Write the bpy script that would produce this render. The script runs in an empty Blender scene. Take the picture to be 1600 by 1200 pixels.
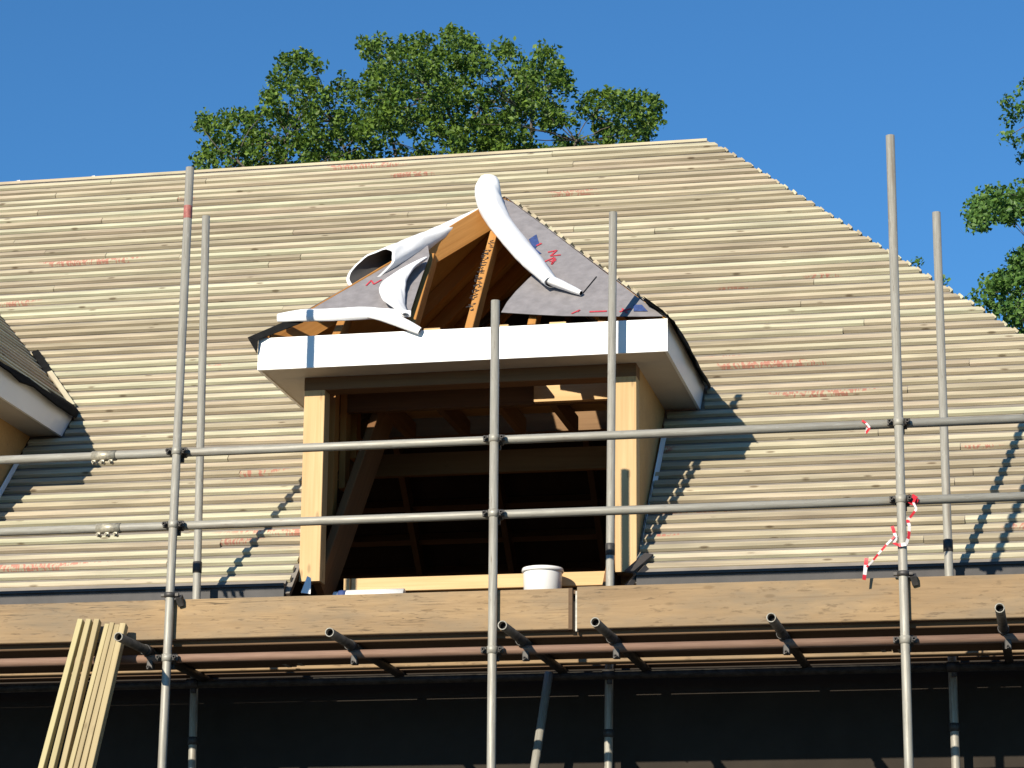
import bpy, bmesh, math, random
from mathutils import Vector, Matrix, noise
random.seed(7)
sc = bpy.context.scene
R = math.radians
V = Vector

# ------------------------------------------------------------------ camera
F, TH, PS, RO = 4200.0, R(14.895), R(11.856), R(0.543)
CAM = V((0, -13.9, 1.6))
fw = V((-math.sin(PS)*math.cos(TH), math.cos(PS)*math.cos(TH), math.sin(TH)))
rt = V((math.cos(PS), math.sin(PS), 0)); up = rt.cross(fw)
rt, up = math.cos(RO)*rt + math.sin(RO)*up, -math.sin(RO)*rt + math.cos(RO)*up
cd = bpy.data.cameras.new('camera'); cam = bpy.data.objects.new('camera', cd)
sc.collection.objects.link(cam)
m = Matrix((rt, up, -fw)).transposed().to_4x4(); m.translation = CAM
cam.matrix_world = m
cd.sensor_width = 36; cd.lens = F/1600*36; cd.clip_start = 0.1; cd.clip_end = 2000
sc.camera = cam

# ------------------------------------------------------------------ sky and sun
SD = V((0.334, 1.0, -0.447))                # direction the sunlight travels
w = bpy.data.worlds.new('World'); sc.world = w; w.use_nodes = True
nt = w.node_tree; bg = nt.nodes['Background']
sky = nt.nodes.new('ShaderNodeTexSky'); sky.sky_type = 'NISHITA'; sky.sun_disc = False
sky.sun_elevation = R(23); sky.sun_rotation = math.atan2(-SD.x, -SD.y)
sky.altitude = 0; sky.air_density = 1.0; sky.dust_density = 0.0; sky.ozone_density = 4.0
tintn = nt.nodes.new('ShaderNodeMix'); tintn.data_type = 'RGBA'; tintn.blend_type = 'MULTIPLY'; tintn.inputs[0].default_value = 1
nt.links.new(sky.outputs[0], tintn.inputs[6]); tintn.inputs[7].default_value = (0.52, 0.98, 1.27, 1)   # deep blue air
nt.links.new(tintn.outputs[2], bg.inputs[0]); bg.inputs[1].default_value = 0.073
sl = bpy.data.lights.new('sun', 'SUN'); sl.energy = 4.6; sl.angle = R(0.5); sl.color = (1.0, 0.91, 0.76)
so = bpy.data.objects.new('sun', sl); sc.collection.objects.link(so)
so.rotation_euler = SD.to_track_quat('-Z', 'Y').to_euler(); so.location = (-10, -30, 20)
vs = sc.view_settings; vs.view_transform = 'Standard'; vs.look = 'None'; vs.exposure = 0.5; vs.gamma = 1

# ------------------------------------------------------------------ pixel -> point of a known plane
def ray(x, y): return (fw*F + rt*(x-800) - up*(y-600)).normalized()
def at(x, y, Y):
    d = ray(x, y); return CAM + d*((Y-CAM.y)/d.y)
def onplane(x, y, p, n):
    d = ray(x, y); return CAM + d*((V(p)-CAM).dot(V(n))/d.dot(V(n)))

# ------------------------------------------------------------------ scene helpers
WL = {}
def link(o, parent, loc):
    sc.collection.objects.link(o); WL[o] = V(loc)
    if parent is not None:
        o.parent = parent; o.location = V(loc) - WL[parent]
    else: o.location = loc
    return o
def tag(o, label=None, cat=None, group=None, kind=None):
    for k, v in (('label', label), ('category', cat), ('group', group), ('kind', kind)):
        if v: o[k] = v
    return o
def empty(name, loc, parent=None):
    o = bpy.data.objects.new(name, None); o.empty_display_size = .2
    return link(o, parent, loc)

class MB:
    """collects shapes, links them as one mesh; every vertex knows its place along the grain"""
    def __init__(s): s.v = []; s.f = []; s.g = []; s.t = []; s.mi = []; s.sm = []
    def add(s, vs, fs, gs=None, tint=None, mi=0, smooth=False):
        b = len(s.v); t = random.random() if tint is None else tint
        s.v += [V(v) for v in vs]; s.g += [V(g) for g in (gs or vs)]; s.t += [t]*len(vs)
        for f in fs: s.f.append([b+i for i in f]); s.mi.append(mi); s.sm.append(smooth)
    def beam(s, p0, p1, wd, ht, upv=(0, 0, 1), ch=0.0, tint=None, mi=0):
        """bar from p0 to p1; ht along upv, wd sideways"""
        p0, p1 = V(p0), V(p1); a = (p1-p0); L = a.length; a.normalize()
        sd = a.cross(V(upv)).normalized(); u = sd.cross(a).normalized()
        h, q = ht/2, wd/2
        if ch > 0: prof = [(-q+ch, -h), (q-ch, -h), (q, -h+ch), (q, h-ch), (q-ch, h), (-q+ch, h), (-q, h-ch), (-q, -h+ch)]
        else: prof = [(-q, -h), (q, -h), (q, h), (-q, h)]
        n = len(prof); ro = V((random.random()*50, random.random()*50, random.random()*50))
        vs = []; gs = []
        for e, P in ((0, p0), (L, p1)):
            for (x, z) in prof: vs.append(P + sd*x + u*z); gs.append(ro + V((e, x, z)))
        fs = [[i, (i+1) % n, n+(i+1) % n, n+i] for i in range(n)] + [list(range(n))[::-1], list(range(n, 2*n))]
        s.add(vs, fs, gs, tint, mi); return s
    def box(s, a, b, ax='X', ch=0.0, tint=None, mi=0):
        a, b = V(a), V(b); c = (a+b)/2
        if ax == 'X': return s.beam((a.x, c.y, c.z), (b.x, c.y, c.z), b.y-a.y, b.z-a.z, (0, 0, 1), ch, tint, mi)
        if ax == 'Y': return s.beam((c.x, a.y, c.z), (c.x, b.y, c.z), b.x-a.x, b.z-a.z, (0, 0, 1), ch, tint, mi)
        return s.beam((c.x, c.y, a.z), (c.x, c.y, b.z), b.x-a.x, b.y-a.y, (0, 1, 0), ch, tint, mi)
    def tube(s, p0, p1, r=.0242, wall=.004, n=20, mi=0):
        p0, p1 = V(p0), V(p1); a = (p1-p0); L = a.length; a.normalize()
        x = a.orthogonal().normalized(); y = a.cross(x)
        ro = V((random.random()*50, 0, 0)); vs = []; gs = []
        for rr in (r, r-wall):
            for e, P in ((0, p0), (L, p1)):
                for i in range(n):
                    t = 2*math.pi*i/n; d = x*math.cos(t)+y*math.sin(t)
                    vs.append(P+d*rr); gs.append(ro+V((e, d.x*r*3, d.z*r*3)))
        fs = []
        for i in range(n):
            j = (i+1) % n
            fs += [[i, j, n+j, n+i], [2*n+j, 2*n+i, 3*n+i, 3*n+j], [j, i, 2*n+i, 2*n+j], [n+i, n+j, 3*n+j, 3*n+i]]
        s.add(vs, fs, gs, None, mi, True); return s
    def lathe(s, c, prof, n=28, mi=0, smooth=True):
        vs = []; c = V(c)
        for r, z in prof:
            for i in range(n): t = 2*math.pi*i/n; vs.append(c+V((r*math.cos(t), r*math.sin(t), z)))
        fs = []
        for k in range(len(prof)-1):
            for i in range(n): j = (i+1) % n; fs.append([k*n+i, k*n+j, k*n+n+j, k*n+n+i])
        s.add(vs, fs, None, None, mi, smooth); return s
    def loft(s, rings, closed=True, mi=0, smooth=True):
        n = len(rings[0]); vs = [p for r in rings for p in r]; fs = []
        for k in range(len(rings)-1):
            for i in range(n if closed else n-1):
                j = (i+1) % n; fs.append([k*n+i, k*n+j, k*n+n+j, k*n+n+i])
        s.add(vs, fs, None, None, mi, smooth); return s
    def slab(s, pts, th, nrm=None, mi=0, mi2=None):
        """flat polygon with thickness below it"""
        pts = [V(p) for p in pts]; n = len(pts)
        if nrm is None:
            nrm = V((0, 0, 0))
            for i in range(n): nrm += pts[i].cross(pts[(i+1) % n])
        nrm = V(nrm).normalized(); lo = [p-nrm*th for p in pts]
        s.add(pts, [list(range(n))], None, .5, mi)
        s.add(lo, [list(range(n))[::-1]], None, .5, mi if mi2 is None else mi2)
        s.add(pts+lo, [[i, n+i, n+(i+1) % n, (i+1) % n] for i in range(n)], None, .5, mi if mi2 is None else mi2)
        return s
    def build(s, name, mats, parent=None, base=None):
        if base is None:
            lo = V((min(p.x for p in s.v), min(p.y for p in s.v), min(p.z for p in s.v)))
            hi = V((max(p.x for p in s.v), max(p.y for p in s.v), max(p.z for p in s.v)))
            base = V(((lo.x+hi.x)/2, (lo.y+hi.y)/2, lo.z))
        base = V(base)
        me = bpy.data.meshes.new(name); me.from_pydata([p-base for p in s.v], [], s.f)
        for mt in (mats if isinstance(mats, (list, tuple)) else [mats]): me.materials.append(mt)
        me.polygons.foreach_set('material_index', s.mi); me.polygons.foreach_set('use_smooth', s.sm)
        a = me.attributes.new('gc', 'FLOAT_VECTOR', 'POINT'); a.data.foreach_set('vector', [c for g in s.g for c in g])
        a = me.attributes.new('tint', 'FLOAT', 'POINT'); a.data.foreach_set('value', s.t)
        me.update()
        return link(bpy.data.objects.new(name, me), parent, base)

# ------------------------------------------------------------------ materials
class N:
    def __init__(s, name):
        s.m = bpy.data.materials.new(name); s.m.use_nodes = True; s.t = s.m.node_tree
        s.b = s.t.nodes['Principled BSDF']; s.out = s.t.nodes['Material Output']
    def n(s, typ, **kw):
        o = s.t.nodes.new('ShaderNode'+typ)
        for k, v in kw.items(): setattr(o, k, v)
        return o
    def l(s, a, b): s.t.links.new(a, b)
    def put(s, sock, v):
        if hasattr(v, 'is_output'): s.l(v, sock)
        else: sock.default_value = v
    def attr(s, name, out='Vector'): return s.n('Attribute', attribute_name=name).outputs[out]
    def mapv(s, v, scale, loc=(0, 0, 0)):
        o = s.n('Mapping'); s.l(v, o.inputs[0]); o.inputs['Scale'].default_value = scale; o.inputs['Location'].default_value = loc
        return o.outputs[0]
    def noise(s, v, scale, detail=4, rough=.55, dist=0):
        o = s.n('TexNoise'); s.l(v, o.inputs['Vector']); o.inputs['Scale'].default_value = scale
        o.inputs['Detail'].default_value = detail; o.inputs['Roughness'].default_value = rough; o.inputs['Distortion'].default_value = dist
        return o.outputs['Fac']
    def ramp(s, f, stops):
        o = s.n('ValToRGB'); s.l(f, o.inputs[0]); e = o.color_ramp.elements
        while len(e) < len(stops): e.new(.5)
        for q, (p, c) in zip(e, stops):
            q.position = p; q.color = (c, c, c, 1) if isinstance(c, (int, float)) else (*c, 1)
        return o.outputs[0]
    def mix(s, f, a, b, mode='MIX'):
        o = s.n('Mix', data_type='RGBA', blend_type=mode)
        s.put(o.inputs[0], f)
        for i, v in ((6, a), (7, b)): s.put(o.inputs[i], (*v, 1) if isinstance(v, tuple) and len(v) == 3 else v)
        return o.outputs[2]
    def math(s, op, a, b=0.0):
        o = s.n('Math', operation=op); s.put(o.inputs[0], a); s.put(o.inputs[1], b); return o.outputs[0]
    def bump(s, h, st=.3, dist=.01):
        o = s.n('Bump'); s.l(h, o.inputs['Height']); o.inputs['Strength'].default_value = st; o.inputs['Distance'].default_value = dist
        s.l(o.outputs[0], s.b.inputs['Normal'])
    def fin(s, col, rough=.7, metal=0.0, spec=.4):
        s.put(s.b.inputs['Base Color'], (*col, 1) if isinstance(col, tuple) else col)
        s.put(s.b.inputs['Roughness'], rough); s.b.inputs['Metallic'].default_value = metal
        s.b.inputs['Specular IOR Level'].default_value = spec
        return s.m

def wood(name, c1, c2, dark, knot=.5, stamp=False, rough=.75, tintlo=.75, tinthi=1.12, green=None, al=1.2, cracks=0.0, pink=None):
    k = N(name); gc = k.attr('gc'); tint = k.attr('tint', 'Fac')
    grain = k.noise(k.mapv(gc, (al, 45, 45)), 1.0, 5, .6, .6)
    big = k.noise(k.mapv(gc, (.9, 7, 7)), 1.0, 3)
    col = k.mix(k.ramp(grain, [(.3, 0), (.72, 1)]), c1, c2)
    col = k.mix(k.ramp(big, [(.35, 0), (.75, .55)]), col, dark)
    if green:
        col = k.mix(k.math('MULTIPLY', k.ramp(tint, [(.45, 0), (.9, 1)]), .6), col, green)
    if pink:
        pz = k.noise(k.mapv(gc, (.7, 14, 14), (0, 7, 2)), 1.0, 3)
        col = k.mix(k.math('MULTIPLY', k.ramp(pz, [(.48, 0), (.62, 1)]), .6), col, pink)
        br = k.noise(k.mapv(gc, (2.2, 25, 25), (4, 7, 9)), 1.0, 4)
        hs = k.n('HueSaturation'); k.l(col, hs.inputs['Color']); mr_ = k.n('MapRange'); k.l(br, mr_.inputs[0])
        mr_.inputs[1].default_value = .3; mr_.inputs[2].default_value = .7; mr_.inputs[3].default_value = .74; mr_.inputs[4].default_value = 1.16
        k.l(mr_.outputs[0], hs.inputs['Value']); col = hs.outputs[0]
    if cracks:
        cr = k.noise(k.mapv(gc, (1.1, 38, 38), (2, 3, 8)), 1.0, 3, .5, 1.2)
        cm = k.ramp(cr, [(.485, 0), (.5, 1), (.515, 0)])
        cz = k.ramp(k.noise(k.mapv(gc, (1.6, 6, 6), (1, 8, 3)), 1.0, 2), [(.52, 0), (.6, 1)])
        col = k.mix(k.math('MULTIPLY', k.math('MULTIPLY', cm, cz), cracks), col, (.05, .035, .022))
        gy = k.noise(k.mapv(gc, (1.5, 5, 5), (6, 2, 1)), 1.0, 5, .65)
        col = k.mix(k.ramp(gy, [(.42, 0), (.68, .75)]), col, (.20, .16, .11))
        sp = k.noise(k.mapv(gc, (14, 70, 70), (3, 3, 0)), 1.0, 3, .6)
        col = k.mix(k.ramp(sp, [(.58, 0), (.70, .6)]), col, (.12, .08, .045))
    vo = k.n('TexVoronoi'); k.l(k.mapv(gc, (5.5, 15, 15)), vo.inputs['Vector']); vo.inputs['Scale'].default_value = 1.0
    sx_ = k.n('SeparateColor'); k.l(vo.outputs['Color'], sx_.inputs[0])
    gate = k.ramp(sx_.outputs[0], [(.66, 0), (.72, 1)])
    col = k.mix(k.math('MULTIPLY', k.math('MULTIPLY', k.ramp(vo.outputs['Distance'], [(.10, 1), (.20, 0)]), gate), knot), col, (.10, .055, .02))
    fl = k.noise(k.mapv(gc, (.8, 60, 60), (3, 3, 3)), 1.0, 2)
    col = k.mix(k.math('MULTIPLY', k.ramp(fl, [(.64, 0), (.72, 1)]), .45), col, dark)
    if stamp:
        zone = k.ramp(k.noise(k.mapv(gc, (.55, 2.0, 2.0), (9, 1, 4)), 1.0, 1), [(.70, 0), (.71, 1)])
        wv = k.noise(k.mapv(gc, (75, 22, 22)), 1.0, 1)
        letters = k.ramp(wv, [(.47, 0), (.53, 1)])
        col = k.mix(k.math('MULTIPLY', k.math('MULTIPLY', zone, letters), .6), col, (.48, .09, .07))
    o = k.n('MapRange'); k.l(tint, o.inputs[0]); o.inputs[3].default_value = tintlo; o.inputs[4].default_value = tinthi
    v = k.n('HueSaturation'); k.l(o.outputs[0], v.inputs['Value']); k.l(col, v.inputs['Color'])
    k.bump(grain, .25, .004)
    return k.fin(v.outputs[0], rough)

M = {}
M['batten'] = wood('treated_batten', (.65, .565, .385), (.555, .475, .32), (.31, .23, .14), .7, True, .8, .72, 1.10, (.45, .465, .32), 1.6, 0, (.54, .43, .31))
M['lean'] = wood('leaning_batten', (.56, .45, .25), (.45, .35, .18), (.28, .21, .11), .5, False, .8, .75, 1.05, (.46, .43, .21))
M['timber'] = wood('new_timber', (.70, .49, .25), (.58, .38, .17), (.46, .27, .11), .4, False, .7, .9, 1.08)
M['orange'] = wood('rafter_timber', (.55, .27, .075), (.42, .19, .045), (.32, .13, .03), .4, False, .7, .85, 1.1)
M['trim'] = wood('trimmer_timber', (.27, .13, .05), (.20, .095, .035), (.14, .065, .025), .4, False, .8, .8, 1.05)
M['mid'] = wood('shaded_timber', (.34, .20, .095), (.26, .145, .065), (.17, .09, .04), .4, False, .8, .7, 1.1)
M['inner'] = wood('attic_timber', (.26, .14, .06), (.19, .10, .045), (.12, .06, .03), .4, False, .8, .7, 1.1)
M['ply'] = wood('sheathing_ply', (.56, .34, .13), (.48, .28, .10), (.40, .22, .08), .2, False, .7, .95, 1.05)
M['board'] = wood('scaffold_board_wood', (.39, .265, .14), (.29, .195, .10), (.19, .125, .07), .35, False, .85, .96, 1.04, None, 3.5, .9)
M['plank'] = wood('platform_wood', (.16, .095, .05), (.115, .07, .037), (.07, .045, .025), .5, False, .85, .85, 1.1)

def galv():
    k = N('galvanised_steel'); gc = k.attr('gc')
    a = k.noise(k.mapv(gc, (6, 40, 40)), 1.0, 5, .65); b = k.noise(k.mapv(gc, (1.3, 9, 9), (5, 0, 0)), 1.0, 3)
    col = k.mix(k.ramp(a, [(.3, 0), (.7, 1)]), (.25, .235, .195), (.42, .40, .34))
    col = k.mix(k.ramp(b, [(.58, 0), (.72, .6)]), col, (.21, .16, .11))
    sp = k.noise(k.mapv(gc, (16, 60, 60), (2, 0, 4)), 1.0, 3, .6)
    col = k.mix(k.ramp(sp, [(.63, 0), (.68, .7)]), col, (.50, .48, .43))
    ru = k.noise(k.mapv(gc, (9, 30, 30), (8, 1, 4)), 1.0, 4, .65)
    col = k.mix(k.ramp(ru, [(.62, 0), (.72, .75)]), col, (.13, .085, .05))
    k.bump(a, .2, .003)
    return k.fin(col, k.ramp(a, [(.2, .65), (.8, .45)]), .2, .5)
M['galv'] = galv()
def rust():
    k = N('rusty_steel'); gc = k.attr('gc')
    a = k.noise(k.mapv(gc, (5, 30, 30)), 1.0, 5, .65)
    k.bump(a, .3, .003)
    return k.fin(k.mix(k.ramp(a, [(.3, 0), (.7, 1)]), (.19, .11, .075), (.28, .175, .12)), .75, .1)
M['rust'] = rust()
def simple(name, c, rough=.6, var=.15, scale=12, metal=0.0, bump=0.0, spec=.4, c2=None):
    k = N(name); tc = k.n('TexCoord').outputs['Object']
    a = k.noise(tc, scale, 5, .6)
    col = k.mix(k.ramp(a, [(.3, 0), (.7, 1)]), tuple(x*(1-var) for x in c), c2 or tuple(min(1, x*(1+var)) for x in c))
    if bump: k.bump(a, bump, .01)
    return k.fin(col, rough, metal, spec)
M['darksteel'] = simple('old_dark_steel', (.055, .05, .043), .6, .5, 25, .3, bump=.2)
M['soffit'] = simple('shade_toned_soffit', (.50, .455, .39), .7, .06, 6)  # white soffit toned beige: shade and warm bounce are in the colour
M['white_pvc'] = simple('white_board', (.82, .82, .80), .35, .03, 3)
M['wrap'] = simple('white_membrane_back', (.80, .80, .80), .55, .04, 8, bump=.15)
M['felt'] = simple('grey_membrane', (.23, .215, .22), .8, .16, 16, bump=.25)
M['roofsheet'] = simple('roof_membrane', (.22, .195, .165), .85, .15, 5)
M['dark_inside'] = simple('dark_membrane_face', (.055, .052, .05), .8, .2, 10)
M['dpc'] = simple('black_felt', (.012, .012, .012), .9, .3, 20, bump=.3, spec=.08)
M['eave'] = simple('grey_eaves_board', (.052, .048, .047), .6, .2, 9, bump=.1)
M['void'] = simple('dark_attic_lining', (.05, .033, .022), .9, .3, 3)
M['shaded_wall'] = simple('shade_toned_wall', (.028, .021, .015), .9, .15, 6, bump=.3)  # pale wall made near black: the deck's shade is in this colour
M['coupler'] = simple('coupler_steel', (.075, .07, .065), .55, .35, 30, .5)
M['brightsteel'] = simple('bright_coupler_steel', (.42, .38, .29), .5, .35, 60, .4)
M['plastic'] = simple('white_plastic', (.80, .79, .76), .4, .03, 5)
M['faded_red'] = simple('faded_red_paint', (.36, .12, .10), .6, .35, 40)
M['redprint'] = simple('red_print', (.50, .05, .07), .7, .3, 60)
M['blueprint'] = simple('blue_print', (.04, .07, .20), .7, .3, 40)
M['tape_red'] = simple('red_tape', (.62, .03, .045), .45, .1, 30)
M['tape_white'] = simple('white_tape', (.78, .74, .72), .45, .05, 30)
M['bark'] = simple('bark', (.12, .10, .08), .9, .3, 20, bump=.5)
M['ground'] = simple('site_earth', (.055, .048, .04), .95, .3, .6, bump=.3)
def leafmat(name, c1, c2):
    k = N(name); t = k.attr('tint', 'Fac')
    col = k.mix(t, c1, c2); k.fin(col, .5, 0, .35)
    tr = k.n('BsdfTranslucent'); k.l(k.mix(.5, col, (.16, .24, .03)), tr.inputs[0])
    ms = k.n('MixShader'); ms.inputs[0].default_value = .22
    k.l(k.b.outputs[0], ms.inputs[1]); k.l(tr.outputs[0], ms.inputs[2]); k.l(ms.outputs[0], k.out.inputs[0])
    return k.m
M['leaf'] = leafmat('oak_leaf', (.034, .082, .010), (.16, .25, .03))
M['leaf2'] = leafmat('far_leaf', (.045, .11, .022), (.13, .24, .045))

# ------------------------------------------------------------------ ground
g = MB(); g.add([(-400, -300, 0), (400, -300, 0), (400, 600, 0), (-400, 600, 0)], [[0, 1, 2, 3]])
tag(g.build('ground', M['ground'], None, (0, 0, 0)), 'bare trampled earth of the building site', 'ground', kind='structure')

# ------------------------------------------------------------------ the house
YE, ZE = 1.35, 4.586                  # a point of the battened 45 degree roof plane
def rz(Y): return ZE + (Y-YE)         # height of the roof membrane plane
YR = 5.52; ZR = rz(YR); XH = -2.56    # ridge and its right-hand end
HX = XH + (YR-YE)                     # hip meets the eaves
house = empty('house', (-4, 1.27, 0))
tag(house, 'house under construction, its steep hipped roof covered in pale battens, with dormer window openings', 'house')
XL = -15.0
DC = (-3.493, -7.80)                  # dormer centres
HWC = 1.03                            # half width across the cheeks
HWF = 1.257                           # half width across the fascias
YF = 1.2; ZF0, ZF1 = 5.862, 6.063     # front fascia plane, bottom, top
YP = 1.45                             # post plane
ZA = ZF1 + HWF                        # dormer ridge

# walls
mw = MB()
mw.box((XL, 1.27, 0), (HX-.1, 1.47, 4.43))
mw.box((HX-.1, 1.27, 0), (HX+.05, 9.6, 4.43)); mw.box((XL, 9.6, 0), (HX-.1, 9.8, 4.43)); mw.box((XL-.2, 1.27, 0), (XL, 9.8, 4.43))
mw.build('wall', M['shaded_wall'], house)
ms = MB(); ms.slab([(XL, 1.80, 3.9), (HX-.1, 1.80, 3.9), (HX-.1, 9.6, 3.9), (XL, 9.6, 3.9)], .1)
ms.build('bounce_deck', M['mid'], house)  # unseen deck added to bounce sunlight up into the attic

# roof sheet
mr = MB()
P = lambda x, y: (x, y, rz(y)-.004)
hipx = lambda y: HX - (y-YE)
YT = 2.62; Y0 = 1.262
YV = YE + ZF1 + HWF - ZE
mr.slab([P(XL, YV), P(hipx(YV), YV), P(XH, YR), P(XL, YR)], .03, mi2=1)
mr.slab([P(XL, YT), P(DC[1]-HWC, YT), P(DC[1], YV), P(XL, YV)], .03, mi2=1)
mr.slab([P(DC[1]+HWC, YT), P(DC[0]-HWC, YT), P(DC[0], YV), P(DC[1], YV)], .03, mi2=1)
mr.slab([P(DC[0]+HWC, YT), P(hipx(YT), YT), P(hipx(YV), YV), P(DC[0], YV)], .03, mi2=1)
xs = [XL]
for c in sorted(DC): xs += [c-HWC, c+HWC]
xs.append(None)
for a, b in zip(xs[0::2], xs[1::2]):
    if b is None: mr.slab([P(a, Y0), P(hipx(Y0), Y0), P(hipx(YT), YT), P(a, YT)], .03, mi2=1)
    else: mr.slab([P(a, Y0), P(b, Y0), P(b, YT), P(a, YT)], .03, mi2=1)
bk = lambda x, y: (x, y, ZR-.004-(y-YR))
mr.slab([bk(XH, YR), bk(HX+.0, 9.7), bk(XL, 9.7), bk(XL, YR)], .03, mi2=1)
mr.slab([P(XH, YR), P(hipx(Y0), Y0), (hipx(Y0), 2*YR-Y0, rz(Y0)-.004)], .03, mi2=1)
roof = mr.build('roof', [M['roofsheet'], M['void']], house)

# battens: one run per row on either side of the dormers
def valley(Z, c, side):
    """x where row of height Z stops at dormer c on the given side"""
    if Z < ZF0-.02: return c + side*(HWC+.012)
    if Z < ZA: return c + side*max(0, HWF - (max(Z, ZF1) - ZF1) + .015)
    return None
NB = 0
row = 0; s = 0.03
GA = .1012
while True:
    s2 = .012 + row*GA
    Y = YE + s2/math.sqrt(2); Z = rz(Y)
    if Y > YR-.03: break
    segs = []
    xr = hipx(Y) + random.uniform(-.008, .012)
    v1, v2 = valley(Z, DC[0], 1), valley(Z, DC[0], -1)
    lft = valley(Z, DC[1], 1); lft = -10.5 if lft is None else lft
    if v1 is None: segs = [(lft, xr)]
    else: segs = [(v1+random.uniform(0, .012), xr), (lft, v2-random.uniform(0, .012))]
    for (a, b) in segs:
        q = MB(); nrm = V((0, -1, 1)).normalized(); ph = random.uniform(0, 4)
        cuts = [a]; x = a + random.uniform(1.2, 4.2)
        while x < b-.5: cuts.append(x); x += random.choice((3.6, 4.2, 4.8))
        cuts.append(b)
        base_t = random.random()
        for i in range(len(cuts)-1):
            dy0, dy1 = random.gauss(0, .005), random.gauss(0, .005)
            tk = random.uniform(.023, .027)
            n1, n2 = random.gauss(0, .0015), random.gauss(0, .0015)
            al = V((0, 1, 1)).normalized()
            mid = V((0, Y, Z)) + nrm*(tk/2-.001)
            A = mid + al*dy0 + V((cuts[i]+(.002 if i else 0), 0, 0)) + nrm*max(0, n1)
            B = mid + al*dy1 + V((cuts[i+1]-.002, 0, 0)) + nrm*max(0, n2)
            q.beam(A, B, .045+random.uniform(-.003, .003), tk, nrm, .0015, min(1, max(0, base_t+random.gauss(0, .25))))
            if i == len(cuts)-2 and abs(b-xr) < 1e-6:
                for j_ in range(len(q.v)-8, len(q.v)): q.v[j_].x -= (q.v[j_]-B).dot(al)*.707
        q.build('batten', M['batten'], roof); NB += 1
    row += 1
print('battens', NB)
q = MB(); hn2 = V((1, 0, 1)).normalized()         # battens of the hip end, seen only as a row of cut ends
for k in range(row):
    Y = YE + (.012+k*GA)/math.sqrt(2); Z = rz(Y); X = hipx(Y)
    if Y > YR-.1: break
    q.beam(V((X, Y+random.uniform(-.012, .012), Z))+hn2*.012, V((X, 2*YR-Y, Z))+hn2*.012, .039, .025, hn2, .0015)
o = q.build('hip_battens', M['batten'], roof); o['kind'] = 'stuff'

# counter-flashing at the ridge and eaves
q = MB(); q.beam((XL, YR+.012, ZR-.002), (XH, YR+.012, ZR-.002), .035, .03, (0, 0, 1), .002); q.build('ridge_board', M['batten'], roof)
for a, b in ((-6.74, DC[0]-HWC-.03), (DC[0]+HWC+.03, HX)):
    q = MB(); q.box((a, 1.245, 4.40), (b, 1.275, 4.535)); q.box((a, 1.232, 4.535), (b, 1.30, 4.552)); q.build('eaves_board', M['eave'], roof)
    q = MB(); q.slab([(a+.01, 1.285, rz(1.285)+.022), (b-.01, 1.285, rz(1.285)+.022), (b-.01, 1.342, rz(1.342)+.022), (a+.01, 1.342, rz(1.342)+.022)], .012); q.build('eaves_felt', M['roofsheet'], roof)
# little tufts of membrane on the ridge
for (x, y) in ((28, 287), (145, 280)):
    p = at(x, y, YR); q = MB(); q.slab([p+V((-.03, 0, -.01)), p+V((.03, 0, -.015)), p+V((.01, .01, .035)), p+V((-.01, 0, .03))], .004); q.build('ridge_clip', M['wrap'], roof)

# attic timbers seen through the opening
q = MB(); 
for z, y in ((5.62, 3.1), (5.96, 3.4)): q.box((-5.6, y, z), (-1.8, y+.05, z+.15), 'X')
q.build('collar_beam', M['mid'], house)
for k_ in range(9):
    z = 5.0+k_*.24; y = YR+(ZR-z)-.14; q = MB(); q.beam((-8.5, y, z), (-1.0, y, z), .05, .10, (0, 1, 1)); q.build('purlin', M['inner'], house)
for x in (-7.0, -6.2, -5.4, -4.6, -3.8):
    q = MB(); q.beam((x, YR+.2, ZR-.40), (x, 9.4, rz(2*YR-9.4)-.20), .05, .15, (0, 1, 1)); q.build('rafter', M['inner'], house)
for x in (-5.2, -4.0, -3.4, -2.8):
    q = MB(); q.beam((x, YV+.1, rz(YV+.1)-.12), (x, YR, ZR-.12), .047, .15, (0, -1, 1)); q.build('rafter', M['mid'], house)

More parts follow.
